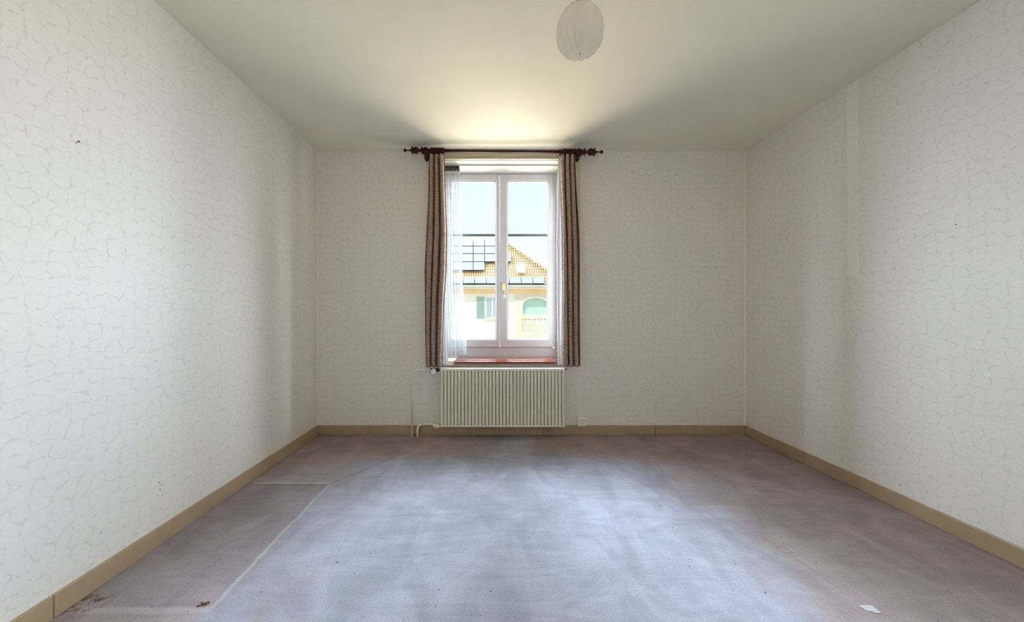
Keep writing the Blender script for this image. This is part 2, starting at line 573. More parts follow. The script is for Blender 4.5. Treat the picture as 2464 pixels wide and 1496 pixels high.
M['stone'] = plain('pale_stone', (0.62, 0.60, 0.50), 0.9)
M['frame_far'] = plain('white_far_frame', (0.8, 0.82, 0.82), 0.6)

# ------------------------------------------------------------------ room shell
XL, XR, YB, YR, ZC = -1.756, 2.533, 3.75, -1.3, CAMH + 1.625
OX0, OX1, OZ0, OZ1 = -0.54, 0.70, 0.715, 2.7485   # window opening
WT = 0.42
def struct(name, bm, m, **k):
    o = obj(name, bm, m, **k)
    o['kind'] = 'structure'
    return o

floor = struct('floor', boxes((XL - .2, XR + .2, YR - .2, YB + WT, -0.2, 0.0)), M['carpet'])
struct('ceiling', boxes((XL - .2, XR + .2, YR - .2, YB + WT, ZC, ZC + 0.2)), M['ceiling'])
wl = struct('wall_left', boxes((XL - .2, XL, YR - .2, YB + WT, 0, ZC)), M['paper_y'])
wr = struct('wall_right', boxes((XR, XR + .2, YR - .2, YB + WT, 0, ZC)), M['paper_y'])
struct('wall_rear', boxes((XL, -.5, YR - .2, YR, 0, ZC), (1.1, XR, YR - .2, YR, 0, ZC), (-.5, 1.1, YR - .2, YR, 0, .95), (-.5, 1.1, YR - .2, YR, 2.55, ZC)), M['paper_x'])
def back_wall():
    bm = bmesh.new()
    def ring(y):
        o = [(XL, y, 0), (XR, y, 0), (XR, y, ZC), (XL, y, ZC)]
        i = [(OX0, y, OZ0), (OX1, y, OZ0), (OX1, y, OZ1), (OX0, y, OZ1)]
        return [bm.verts.new(p) for p in o], [bm.verts.new(p) for p in i]
    oa, ia = ring(YB)
    ob, ib = ring(YB + WT)
    for k in range(4):
        j = (k + 1) % 4
        bm.faces.new((oa[k], oa[j], ia[j], ia[k]))
        bm.faces.new((ob[k], ob[j], ib[j], ib[k]))
        bm.faces.new((ia[k], ia[j], ib[j], ib[k]))
        bm.faces.new((oa[k], oa[j], ob[j], ob[k]))
    return bm
wb = struct('wall_back', back_wall(), M['paper_x'])

# baseboards, made of boards with fine joints and a rounded top edge
BH, BT = 0.094, 0.015
def yof(x, X): return FPX * X / (x - CX)
j1 = XL + BT
def split(a, b, cuts, g=0.0015):
    pts = [a] + cuts + [b]
    return [(pts[i] + (g if i else 0), pts[i + 1] - (g if i < len(pts) - 2 else 0)) for i in range(len(pts) - 1)]
struct('baseboard_left', boxes((XL, XL + BT * .4, YR, YB, 0, BH - .002), *[(XL, XL + BT, a, b, 0, BH) for a, b in split(YR, YB, [1.485])]), M['baseboard'], bevel=0.003)
struct('baseboard_right', boxes((XR - BT * .4, XR, YR, YB, 0, BH - .002), *[(XR - BT, XR, a, b, 0, BH) for a, b in split(YR, YB, [3.03])]), M['baseboard'], bevel=0.003)
struct('baseboard_back', boxes((XL + BT, XR - BT, YB - BT * .4, YB, 0, BH - .002), *[(a, b, YB - BT, YB, 0, BH) for a, b in split(XL + BT, XR - BT, [0.50, 1.627])]), M['baseboard'], bevel=0.003)
struct('baseboard_rear', boxes((XL + BT, XR - BT, YR, YR + BT, 0, BH)), M['baseboard'], bevel=0.003)
# pale paper edge in the two far corners
def corner(xc, s, seed):
    bm = bmesh.new()
    pts = []
    n = 40
    for i in range(n + 1):
        z = BH + (ZC - BH) * i / n
        w_ = 0.0035 + 0.0018 * mnoise.noise(Vector((seed, z * 6, 0)))
        pts.append((z, w_))
    for i in range(n):
        (z0, a), (z1, b) = pts[i], pts[i + 1]
        v = [bm.verts.new(p) for p in ((xc, YB - 2.6 * a, z0), (xc + s * 2.6 * a, YB, z0), (xc + s * 2.6 * b, YB, z1), (xc, YB - 2.6 * b, z1))]
        v2 = [bm.verts.new(p) for p in ((xc, YB, z0), (xc, YB, z1))]
        bm.faces.new(v)
        bm.faces.new((v[0], v[3], v2[1], v2[0]))
        bm.faces.new((v[1], v2[0], v2[1], v[2]))
    return bm
struct('trim_1', corner(XL, 1, 1.3), M['corner'])
struct('trim_2', corner(XR, -1, 5.1), M['corner'])

# marks on the walls (parts of the walls)
def blob(bm, c, rx, ry, rz, seed):
    r = bmesh.ops.create_icosphere(bm, subdivisions=2, radius=1)
    for v in r['verts']:
        k = 1 + 0.35 * mnoise.noise(v.co * 2 + Vector((seed, 0, 0)))
        v.co = Vector((v.co.x * rx * k + c[0], v.co.y * ry * k + c[1], v.co.z * rz * k + c[2]))
for i, (px, py, a, b) in enumerate([(383, 1160, .003, .004), (388, 1166, .002, .003), (385, 1177, .002, .005), (243, 1281, .003, .002), (208, 1305, .003, .002), (571, 1019, .003, .002)]):
    Y = XL * FPX / (px - CX)
    p = P(px, py, Y)
    bm = bmesh.new(); blob(bm, p, 0.0012, a, b, i)
    o = obj('scuff_mark', bm, M['nail'], wl)
for i, (px, py) in enumerate([(2166, 1167), (2300, 540)]):
    Y = XR * FPX / (px - CX)
    bm = bmesh.new(); blob(bm, P(px, py, Y), 0.0012, .003, .004, i + 9)
    obj('scuff_mark', bm, M['nail'], wr)
for i, (px, py) in enumerate([(1451, 681), (967, 960), (1421, 938), (1382, 942)]):
    bm = bmesh.new(); blob(bm, P(px, py, YB), .003, .0012, .004, i + 19)
    obj('scuff_mark', bm, M['nail'], wb)

# nail in the left wall
Y = XL * FPX / (183 - CX)
n0 = P(183, 345, Y)
nail = empty('wall_nail', label='small dark nail sticking out of the upper left wall', cat='nail')
bm = bmesh.new()
tube(bm, [n0 + Vector((-0.004, 0, 0)), n0 + Vector((0.016, -0.004, 0.006))], 0.0013, 8)
obj('shank', bm, M['nail'], nail)
bm = bmesh.new()
tube(bm, [n0 + Vector((0.016, -0.004, 0.006)), n0 + Vector((0.018, -0.0045, 0.0068))], 0.0035, 10)
obj('head', bm, M['nail'], nail)
settle(nail, n0)

# pale vertical strip of paper tape on the right wall
ya, yb = XR * FPX / (2040 - CX), XR * FPX / (2067 - CX)
bm = bmesh.new()
zb = CAMH + (754 - 665) / FPX * (ya + yb) / 2
zs = [zb, zb + .3, 1.9, 2.3, 2.62, ZC - 0.001]
dx = [0.0, .002, -.003, .002, .008, 0.0]
for i in range(len(zs) - 1):
    a = [(XR, yb + dx[i], zs[i]), (XR, ya + dx[i], zs[i]), (XR, ya + dx[i + 1], zs[i + 1]), (XR, yb + dx[i + 1], zs[i + 1])]
    prism(bm, a, (-0.0012, 0, 0))
tag(obj('paper_strip', bm, wallpaper('pale_strip_paper', (0.87, 0.84, 0.795), (0.80, 0.77, 0.72), 'Y'), None),
    'pale vertical strip of newer paper running down the right wall from the ceiling', 'wall strip')

# ------------------------------------------------------------------ window
YF = 4.09
win = empty('window_1', kind='structure')
def U(px): return (px - CX) / FPX * YF
def V(py): return CAMH - (py - CY) / FPX * YF
FZ1, FZ0 = V(420), V(835)
SX0, SXM, SX1 = -0.50, U(1202.5), U(1330)
F = YF
# fixed frame
FB = V(857)
obj('frame', boxes((OX0, OX1, F, F + .07, FZ1, OZ1), (OX0, OX1, F, F + .07, FB - .03, FZ0),
                   (OX0, SX0, F, F + .07, FZ0, FZ1), (SX1, OX1, F, F + .07, FZ0, FZ1)), M['white_pvc'], win)
# casing around the opening on the room side
CT = 0.022
cas = [(P(1030, 0, YB).x, OX0, YB - CT, YB, 0.70, OZ1), (OX1, P(1395, 0, YB).x, YB - CT, YB, 0.70, OZ1),
       (P(1030, 0, YB).x, P(1395, 0, YB).x, YB - CT, YB, OZ1, P(0, 371, YB).z)]
o = obj('casing', boxes(*cas), M['casing'], win, bevel=0.003)
obj('casing_moulding', boxes((P(1030, 0, YB).x, P(1395, 0, YB).x, YB - CT - .012, YB - CT, OZ1 + .028, OZ1 + .046),
                             (P(1030, 0, YB).x, P(1395, 0, YB).x, YB - CT - .006, YB - CT, OZ1 + .002, OZ1 + .014)), M['casing'], win, bevel=0.002)
# painted reveal lining: soffit and the two cheeks
obj('reveal', boxes((OX0, OX1, YB - .001, F, OZ1 - .004, OZ1), (OX0, OX0 + .004, YB - .001, F, 0.744, OZ1 - .004),
                    (OX1 - .004, OX1, YB - .001, F, 0.744, OZ1 - .004)), M['reveal'], win)
def sash(x0, x1, gx0, gx1, gz0, gz1, zz0, zz1):
    d0, d1 = F - .012, F + .05
    g = 0.0012
    s = obj('sash', boxes((x0 + g, gx0, d0, d1, zz0 + g, zz1 - g), (gx1, x1 - g, d0, d1, zz0 + g, zz1 - g),
                          (gx0, gx1, d0, d1, gz1, zz1 - g), (gx0, gx1, d0, d1, zz0 + g, gz0)), M['white_pvc'], win, bevel=0.0035)
    b = .010
    obj('glazing_bead', boxes((gx0, gx0 + b, F + .004, F + .02, gz0, gz1), (gx1 - b, gx1, F + .004, F + .02, gz0, gz1),
                              (gx0 + b, gx1 - b, F + .004, F + .02, gz1 - b, gz1), (gx0 + b, gx1 - b, F + .004, F + .02, gz0, gz0 + b)), M['white_pvc'], s)
    obj('pane', boxes((gx0, gx1, F + .022, F + .026, gz0, gz1)), M['glass'], s)
    obj('glazing_bar', boxes((gx0, gx1, F + .027, F + .045, V(567.5), V(561.5))), M['muntin'], s)
    return s
s1 = sash(SX0, SXM, -.448, U(1193.5), V(817), V(435), FZ0, FZ1)
s2 = sash(SXM, SX1, U(1220.5), U(1319.5), V(817), V(435), FZ0, FZ1)
# brass handle on the right sash
hc = P(1212, 689, F - .012)
bm = boxes((hc.x - .016, hc.x + .016, hc.y - .008, hc.y, hc.z - .045, hc.z + .040))
obj('handle_plate', bm, M['brass'], s2, bevel=0.003)
bm = bmesh.new()
tube(bm, [hc + Vector((.004, 0, .012)), hc + Vector((.004, -.03, .012)), hc + Vector((.006, -.045, .006)), hc + Vector((.008, -.048, -.015)), hc + Vector((.007, -.048, -.095))], 0.0075, 12)
obj('handle_lever', bm, M['brass'], s2, smooth=True)
bm = bmesh.new()
lathe(bm, [(-.135, .004), (-.132, .0085), (-.105, .009), (-.095, .0075)], hc + Vector((.007, -.048, 0)), 'Z', 14)
obj('handle_glint', bm, M['steel'], s2, smooth=True)  # bright tip added for the reflection at the lever's end
# hinge glint bottom right
obj('hinge', boxes((SX1 - .002, SX1 + .014, F - .010, F, FZ0 - .012, FZ0 + .008)), M['steel'], win)
# sill: board and front nosing, ends where the pale plastered part begins
sx0, sx1 = P(1093, 0, 3.70).x, OX1
obj('sill', boxes((sx0, OX1 - .004, 3.79, F, OZ0, 0.744), (sx0 - .004, sx1 + .03, 3.695, 3.787, 0.712, 0.7385)), M['sill'], win, bevel=0.004)
obj('sill_end', boxes((OX0 - .06, sx0 - .006, 3.70, 3.76, 0.70, 0.742), (OX0 + .004, sx0 - .001, 3.76, F, OZ0, 0.742)), M['casing'], win, bevel=0.003)
settle(win, (0.08, F, OZ0))

w2 = empty('fill_window', kind='structure')  # unseen window added behind the camera to carry the fill light
obj('frame', boxes((-.5, 1.1, YR - .12, YR - .06, .95, 1.02), (-.5, 1.1, YR - .12, YR - .06, 2.48, 2.55), (-.5, -.43, YR - .12, YR - .06, 1.02, 2.48),
                   (1.03, 1.1, YR - .12, YR - .06, 1.02, 2.48), (.26, .34, YR - .12, YR - .06, 1.02, 2.48)), M['white_pvc'], w2)
obj('pane', boxes((-.43, .26, YR - .10, YR - .095, 1.02, 2.48)), M['glass'], w2)
obj('pane', boxes((.34, 1.03, YR - .10, YR - .095, 1.02, 2.48)), M['glass'], w2)

# ------------------------------------------------------------------ radiator
rad = empty('radiator', label='ivory ribbed panel radiator mounted on the wall below the window', cat='radiator')
RX0, RX1 = P(1059, 0, 3.62).x, P(1360, 0, 3.62).x
RZ0, RZ1 = P(0, 1027, 3.62).z, P(0, 886, 3.62).z
obj('back_panel', boxes((RX0 + .004, RX1 - .004, 3.655, 3.70, RZ0 + .012, RZ1 - .012)), M['radback'], rad)
obj('top_header', boxes((RX0, RX1, 3.615, 3.705, RZ1 - .026, RZ1)), M['radiator'], rad, bevel=0.006)
obj('bottom_header', boxes((RX0, RX1, 3.615, 3.705, RZ0, RZ0 + .014)), M['radiator'], rad, bevel=0.004)
NR = 36
pitch = (RX1 - RX0) / NR
me0 = None
for i in range(NR):
    xc = RX0 + pitch * (i + .5)
    if me0 is None:
        bm = bmesh.new()
        hw = pitch * 0.42
        prof = [(-hw, .050), (-hw, .022), (-hw * .80, .010), (-hw * .35, .004), (0, .003), (hw * .35, .004), (hw * .80, .010), (hw, .022), (hw, .050)]
        prism(bm, [(a, 3.612 + b, RZ0 + .008) for a, b in prof], (0, 0, RZ1 - RZ0 - .026))
        o0 = obj('rib', bm, M['radiator'], rad)
        me0 = o0.data
        o = o0
    else:
        o = o0.copy()
        COL.objects.link(o)
    o.location = (xc, 0, 0)
for bx_ in (RX0 + .2, RX1 - .23):
    for bz_ in (RZ1 - .15, RZ0 + .05):
        obj('wall_bracket', boxes((bx_, bx_ + .03, 3.70, YB, bz_, bz_ + .08)), M['radback'], rad)
YP = 3.69
def arc(c, r, a0, a1, n=8):
    return [Vector((c[0] + r * math.cos(R(a0 + (a1 - a0) * i / n)), YP, c[1] + r * math.sin(R(a0 + (a1 - a0) * i / n)))) for i in range(n + 1)]
px1 = P(991.5, 0, YP).x
px2 = P(1004.5, 0, YP).x
pz = P(0, 889, YP).z
bm = bmesh.new()
tube(bm, [(px1, YP, 0), (px1, YP, pz - .05)] + arc((px1 + .05, pz - .05), .05, 180, 90)[1:] + [(P(1036, 0, YP).x, YP, pz)], .0105, 14)
obj('supply_pipe', bm, M['pipe'], rad, smooth=True)
pz2 = P(0, 1020, YP).z
bm = bmesh.new()
tube(bm, [(px2, YP, 0), (px2, YP, pz2 - .055)] + arc((px2 + .055, pz2 - .055), .055, 180, 90)[1:] + [(P(1040, 0, YP).x, YP, pz2 + .001), (P(1048, 0, YP).x, YP - .01, pz2 - .014), (RX0, 3.665, pz2 - .016)], .0105, 14)
obj('return_pipe', bm, M['pipe'], rad, smooth=True)
bm = bmesh.new()
lathe(bm, [(-.03, .011), (-.028, .016), (-.008, .016), (-.006, .012), (.006, .012), (.008, .017), (.026, .017), (.028, .011)], (P(1050, 0, YP).x, 3.675, pz2 - .012), 'X', 12)
bo = obj('return_valve', bm, M['pipe'], rad)
bm = bmesh.new()
lathe(bm, [(-.028, .008), (-.026, .010), (0, .010)], (P(1051.5, 0, YP).x, 3.675, pz2 - .010), 'Z', 10)
obj('bleed_cap', bm, M['pipe'], bo)
# thermostatic valve
vx = P(1043, 0, 3.66).x
bm = bmesh.new()
lathe(bm, [(-.028, .012), (-.026, .017), (-.010, .017), (-.008, .014), (.02, .014), (.022, .018), (.05, .018), (.052, .012)], (vx, 3.67, pz), 'X', 12)
tv = obj('thermostat_valve', bm, M['black'], rad)
kc = P(1042.5, 893.5, 3.63)
bm = bmesh.new()
def rip(t_, a): return 1 + (0.04 * math.cos(12 * a) if -.035 < t_ < .03 else 0)
lathe(bm, [(-.046, .012), (-.044, .021), (-.038, .024), (.02, .026), (.035, .022), (.04, .014)], kc, 'Y', 48, rip)
obj('thermostat_knob', bm, M['knob'], tv, smooth=False)
bm = bmesh.new()
lathe(bm, [(-.052, .006), (-.051, .011), (-.045, .012)], kc, 'Y', 16)
obj('knob_cap', bm, M['knob'], tv)
bm = bmesh.new()
lathe(bm, [(-.012, .006), (-.010, .014), (.003, .014), (.004, .009), (.018, .009)], (RX0 - .014, 3.64, P(0, 890, 3.64).z), 'X', 12)
obj('vent_plug', bm, M['black'], rad)
bm = bmesh.new()
lathe(bm, [(-.006, .008), (0, .011), (.008, .011), (.012, .005)], (RX1 + .004, 3.64, RZ1 - .010), 'X', 12)
obj('vent_plug', bm, M['black'], rad)
settle(rad, ((RX0 + RX1) / 2, 3.67, 0))

# ------------------------------------------------------------------ wall socket
sk = empty('wall_socket', label='square ivory triple power socket on the back wall above the baseboard, right of the radiator', cat='socket')
sc = P(1401, 1015, 3.715)
h = .0435
obj('housing', boxes((sc.x - h, sc.x + h, 3.716, YB, sc.z - h, sc.z + h)), M['socket'], sk, bevel=0.006)
obj('face_plate', boxes((sc.x - .034, sc.x + .034, 3.7135, 3.7165, sc.z - .034, sc.z + .034)), M['socketface'], sk, bevel=0.001)
for (ox, oz) in ((-.018, .014), (.018, .014), (0, -.012)):
    bm = bmesh.new()
    for (hx, hz) in ((-.0075, .003), (.0075, .003), (0, -.005)):
        lathe(bm, [(-.0008, .0024), (.0015, .0024)], (sc.x + ox + hx, 3.7135, sc.z + oz + hz), 'Y', 10)
    obj('socket_holes', bm, M['dark'], sk)
settle(sk, (sc.x, YB, sc.z))

# ------------------------------------------------------------------ curtain rod
YRD = 3.60
def RP(x, y): return P(x, y, YRD)
rod = empty('curtain_rod', label='dark red turned wooden curtain rod with finials above the window', cat='curtain rod')
def rz(x): return RP(0, 361.5 + (x - 975) / (1448 - 975) * 4.0).z
def ry(px): return px / FPX * YRD
bm = bmesh.new()
a, b = 1012, 1408
tube(bm, [Vector((RP(x, 0).x, YRD, rz(x))) for x in (a, 1100, 1200, 1300, b)], ry(3.9), 20)
obj('rod', bm, M['rod'], rod, smooth=True)
# finial profile in photo pixels from the tip inwards
fin = [(0, .3), (.6, 2.2), (2, 3.6), (4, 4.1), (6, 3.4), (7.6, 1.6), (9, 1.1), (14, 1.4), (16, 2.5), (18.5, 4.0), (20, 7.0), (21.2, 9.8), (22.4, 9.6), (23.6, 6.2), (25.5, 6.0), (27.5, 7.4), (31, 8.3), (34, 7.4), (36.5, 5.0), (38.5, 3.0), (41, 2.6), (43, 4.4), (44.3, 8.2), (45.6, 8.4), (46.6, 6.0), (49, 4.6), (52, 4.0)]
for side in (0, 1):
    bm = bmesh.new()
    if side == 0:
        x0 = RP(970.5, 0).x
        lathe(bm, [(ry(t_), ry(r_)) for t_, r_ in fin], (x0, YRD, rz(975)), 'X', 24)
    else:
        x0 = RP(1451.5, 0).x
        lathe(bm, [(-ry(t_), ry(r_)) for t_, r_ in fin], (x0, YRD, rz(1447)), 'X', 24)
    obj('finial', bm, M['rod'], rod, smooth=True)
for xb in (1025, 1392.5):
    bm = bmesh.new()
    c = Vector((RP(xb, 0).x, 0, rz(xb) - ry(2.5)))
    prof = [(YRD - .035, .012), (YRD - .030, .030), (YRD - .012, .036), (YRD + .012, .036), (YRD + .028, .030), (YRD + .036, .017), (YRD + .09, .015), (YRD + .115, .022), (YRD + .13, .040), (YB, .042)]
    lathe(bm, prof, c, 'Y', 28)
    br = obj('bracket', bm, M['rod'], rod, smooth=True)
    bm = bmesh.new()
    lathe(bm, [(YRD - .040, .006), (YRD - .038, .014), (YRD - .030, .016)], c, 'Y', 20)
    obj('bracket_button', bm, M['rod'], br, smooth=True)

# ------------------------------------------------------------------ drapes
def interp(tab, y):
    for i in range(len(tab) - 1):
        if y <= tab[i + 1][0]:
            t_ = (y - tab[i][0]) / (tab[i + 1][0] - tab[i][0])
            t_ = max(0, min(1, t_))
            return tab[i][1] + (tab[i + 1][1] - tab[i][1]) * t_, tab[i][2] + (tab[i + 1][2] - tab[i][2]) * t_
    return tab[-1][1], tab[-1][2]

def folded(tab, Y0, nf, amp, seed, nu=260, nv=90, skew=1.1, hem=0.0, ampv=None, wob_=0.08):
    """cloth hanging in folds; tab rows are (photo y, left x, right x)"""
    bm = bmesh.new()
    y0, y1 = tab[0][0], tab[-1][0]
    rows = []
    for j in range(nv + 1):
        v = j / nv
        py = y0 + (y1 - y0) * v
        xa, xb = interp(tab, py)
        row = []
        for i in range(nu + 1):
            u = i / nu
            ph = 2 * math.pi * nf * (u + wob_ * mnoise.noise(Vector((u * 3.1, v * 1.3, seed)))) + 0.7 * seed
            aa = amp * (1 + 0.45 * mnoise.noise(Vector((u * 4.0, v * 1.7, seed + 9))))
            if ampv: aa *= ampv(v)
            dy = aa * math.sin(ph)
            dxp = skew * (xb - xa) / nf / (2 * math.pi) * (-0.5 * math.sin(2 * ph) + 0.75 * math.cos(ph)) * (0.9 + 0.5 * mnoise.noise(Vector((u * 5, v * 2, seed + 4))))
            px = xa + (xb - xa) * u + dxp
            px = max(xa - 0.4, min(xb + 0.4, px))
            pz_ = py + hem * mnoise.noise(Vector((u * 4, seed, 0))) * v ** 8
            p = P(px, pz_, Y0)
            row.append(bm.verts.new((p.x, Y0 + dy, p.z)))
        rows.append(row)
    for j in range(nv):
        for i in range(nu):
            bm.faces.new((rows[j][i], rows[j][i + 1], rows[j + 1][i + 1], rows[j + 1][i]))
    return bm

def cloth(name, bm, m, parent, th=0.0022):
    o = obj(name, bm, m, parent, smooth=True)
    if th:
        s = o.modifiers.new('thickness', 'SOLIDIFY')
        s.thickness = th
        s.offset = 0
    return o

YD = 3.605
tabL = [(374, 1032, 1068.5), (400, 1031, 1069), (480, 1029.5, 1072), (560, 1025, 1075), (650, 1020.5, 1073), (720, 1021.5, 1068), (800, 1022, 1065), (882, 1024, 1064)]
tabR = [(374, 1347, 1384.5), (400, 1347, 1385), (450, 1347.5, 1388), (530, 1350, 1393), (600, 1351, 1396), (700, 1352, 1396), (800, 1351.5, 1396.5), (881, 1352, 1398)]
dl = empty('curtain', label='striped taupe curtain gathered at the left side of the window, its white lining showing', cat='curtain')
cloth('fabric', folded(tabL, YD, 3.2, .040, 1.0, hem=2), M['drape'], dl)
linL = [(374, 1060, 1069.5), (480, 1060, 1074), (600, 1060, 1078), (700, 1056, 1075), (760, 1055, 1066 + 10), (840, 1055, 1079), (879, 1055, 1082.5)]
cloth('lining', folded(linL, YD + .042, 1.2, .010, 3.0, nu=30, hem=3), M['lining'], dl, .0012)
dr = empty('curtain', label='striped taupe curtain gathered at the right side of the window', cat='curtain')
cloth('fabric', folded(tabR, YD, 3.3, .040, 2.2, hem=2), M['drape'], dr)
linR = [(374, 1345, 1356), (450, 1342.5, 1356), (560, 1340, 1358), (700, 1341, 1358), (800, 1342, 1358), (878, 1344, 1358)]
cloth('lining', folded(linR, YD + .030, 1.1, .010, 4.0, nu=30, hem=2), M['lining'], dr, .0012)
hemR = [(376, 1343.5, 1349), (450, 1341, 1345), (560, 1338.5, 1344), (700, 1339.5, 1343.5), (800, 1339, 1342), (876, 1338, 1346)]
cloth('folded_edge', folded(hemR, YD + .050, 0.8, .006, 6.0, nu=16, hem=1), M['drape'], dr, .002)
def rings(parent, xs):
    base = None
    for i, x in enumerate(xs):
        tilt = 0.25 * mnoise.noise(Vector((i * 3.7, 1, 0)))
        bm = bmesh.new()
        torus(bm, (0, 0, 0), ry(7.2), ry(1.7), 28, 10, tilt)
        o = obj('ring', bm, M['rod'], parent, smooth=True)
        o.location = (RP(x, 0).x, YRD, rz(x) - ry(1.9))
rings(rod, [1036.5 + 3.6 * i for i in range(9)] + [1067.6])
rings(rod, [1347.3] + [1355 + 3.45 * i for i in range(9)])
def hook(parent, x):
    bm = bmesh.new()
    p = Vector((RP(x, 0).x, YD, rz(x) - ry(9.5)))
    tube(bm, [p + Vector((-.012, 0, .016)), p + Vector((-.014, 0, .002)), p + Vector((-.006, 0, -.008)), p + Vector((.006, 0, -.010)), p + Vector((.016, 0, -.002))], .0022, 8)
    obj('hook', bm, M['black'], parent, smooth=True)
hook(rod, 1341.5)
settle(rod, (RP(1210, 0).x, YRD, rz(1210)))
settle(dl, (RP(1048, 0).x, YD, 0.70))
settle(dr, (RP(1372, 0).x, YD, 0.70))

# ------------------------------------------------------------------ sheer curtain
YS = 3.86
sh = empty('sheer_curtain', label='white sheer voile curtain pushed to the left inside the window recess', cat='sheer curtain')
tabS = [(383 + 22, 1064, 1105), (432, 1062, 1108), (480, 1062, 1111), (560, 1062, 1113), (640, 1062, 1112), (690, 1062, 1114), (760, 1064, 1121), (800, 1066, 1123), (830, 1068, 1122.5), (856, 1068, 1122)]
cloth('voile', folded(tabS, YS, 7, .018, 8.0, nu=170, hem=6, skew=.3), M['sheer'], sh, 0)
tabT = [(389, 1064, 1103.5), (398, 1064, 1105), (412, 1064, 1106.5)]
cloth('heading_tape', folded(tabT, YS - .004, 14, .008, 8.5, nu=200, nv=14, skew=.3), M['tape'], sh, .001)
r0, r1 = P(1060, 0, YS).x, P(1107, 0, YS).x
obj('rail', boxes((OX0 + .006, OX1 - .006, YS - .012, YS + .012, OZ1 - .018, OZ1 - .0045)), M['white_pvc'], sh, bevel=.002)
bm = bmesh.new()
for i in range(10):
    xx = r0 + (r1 - r0) * (i + .3) / 10.2
    box(bm, xx - .004, xx + .004, YS - .013, YS + .006, OZ1 - .038, OZ1 - .016)
obj('gliders', bm, M['black'], sh)
settle(sh, ((r0 + r1) / 2, YS, .76))

# ------------------------------------------------------------------ ceiling lamp
lp = empty('pendant_lamp', label='milky white pleated globe lamp hanging from the ceiling', cat='lamp')
LZ = 1.75
lc = P(1395, 75.5, LZ)
a_, b_ = .1075, .1165
bm = bmesh.new()
prof = []
n = 40
for i in range(n + 1):
    th = math.pi * (i / n)
    t_ = -math.cos(th)
    r_ = math.sin(th) ** 0.93
    dimp = 0.014 * math.exp(-(th / .22) ** 2)          # the cloth is drawn in at the bottom
    prof.append((t_ * b_ + dimp, max(r_ * a_, .004)))
def pleat(t_, a):
    v = max(-1, min(1, t_ / b_))
    k = max(0.0, -v) ** 1.5
    return 1 + (0.014 + 0.11 * k) * math.cos(16 * a + 1.2 * math.sin(3 * a)) + .006 * math.cos(7 * a)
lathe(bm, prof, lc, 'Z', 216, pleat)
shd = obj('shade', bm, M['lamp'], lp, smooth=True)
bm = bmesh.new()
lathe(bm, [(-b_ + .005, .0015), (-b_ + .007, .0035), (-b_ + .016, .004)], lc, 'Z', 14)
obj('bottom_button', bm, M['casing'], shd)
bm = bmesh.new()
lathe(bm, [(b_ - .012, .020), (b_ - .006, .024), (b_ + .014, .024), (b_ + .02, .018), (b_ + .05, .016), (b_ + .055, .005)], lc, 'Z', 20)
obj('lamp_holder', bm, M['nail'], lp, smooth=True)
bm = bmesh.new()
for k in range(4):
    aa = R(35 + 90 * k)
    d = Vector((math.cos(aa), math.sin(aa), 0))
    tube(bm, [lc + Vector((0, 0, b_ + .012)), lc + d * .035 + Vector((0, 0, b_ + .006)), lc + d * .06 + Vector((0, 0, b_ * .86 + .002))], .0016, 6)
obj('wire_spider', bm, M['nail'], lp, smooth=True)
bm = bmesh.new()
tube(bm, [lc + Vector((0, 0, b_ + .05)), (lc.x, lc.y, ZC - .03)], .0032, 10)
obj('cord', bm, M['casing'], lp)
bm = bmesh.new()
lathe(bm, [(-.045, .012), (-.04, .03), (-.012, .048), (0, .05)], (lc.x, lc.y, ZC), 'Z', 28)
obj('ceiling_cup', bm, M['casing'], lp, smooth=True)
settle(lp, (lc.x, lc.y, ZC))

# ------------------------------------------------------------------ small things on the carpet
def onfloor(px, py):
    Y = FPX * CAMH / (py - CY)
    return P(px, py, Y)
p = onfloor(494, 1453)
bm = bmesh.new()
for i in range(11):
    dx, dy = random.gauss(0, .012), random.gauss(0, .007)
    blob(bm, (p.x + dx, p.y + dy, .002), random.uniform(.003, .009), random.uniform(.003, .006), .003, i)
tag(obj('dirt_crumbs', bm, M['dirt']), 'small brown heap of dirt crumbs on the carpet at the bottom left', 'dirt', kind='stuff')
# pale bald spot in the carpet, a raised oval scrap
bm = bmesh.new()
pts = [(2067, 1458), (2072, 1456.5), (2079, 1457), (2086, 1456), (2095, 1456.5), (2101, 1459), (2104, 1462.5), (2111, 1466), (2114, 1470.5), (2121, 1473.5), (2116, 1475.5), (2105, 1475), (2100, 1472), (2090, 1470.5), (2083, 1468.5), (2077, 1464), (2071, 1461)]
prism(bm, [onfloor(*q) for q in pts], (0, 0, .002))
tag(obj('carpet_scrap', bm, M['patchy']), 'small torn pale scrap of backing on the carpet at the lower right', 'scrap')
for i, (px, py, s) in enumerate([(811, 1353, 2.5), (1247, 1267, 1.6), (1841, 1426, 2.6), (1618, 1270, 1.6), (1155, 1481, 1.8), (1178, 1286, 1.4), (1236, 1288, 1.2)]):
    q = onfloor(px, py)
    bm = bmesh.new()
    an = random.uniform(0, math.pi)
    d = Vector((math.cos(an), math.sin(an), 0)) * s * .0022
    tube(bm, [Vector((q.x, q.y, .0015)) - d, Vector((q.x, q.y, .003)), Vector((q.x, q.y, .0015)) + d * .9 + Vector((d.y, -d.x, 0)) * .4], .0011 * s * .6, 6)
    tag(obj('lint', bm, M['black']), ['dark fluff speck on the carpet at the lower left, beside the pale wardrobe outline',
        'dark speck in the middle of the carpet, nearest to the radiator on its right', 'dark sliver of fluff on the carpet at the lower right',
        'tiny dark speck on the carpet right of the middle', 'tiny dark speck on the carpet at the bottom edge of the picture',
        'tiny dark speck on the mid carpet, leftmost of a pair', 'tiny dark speck on the mid carpet, right one of a pair'][i], 'lint', group='dark specks on the carpet')

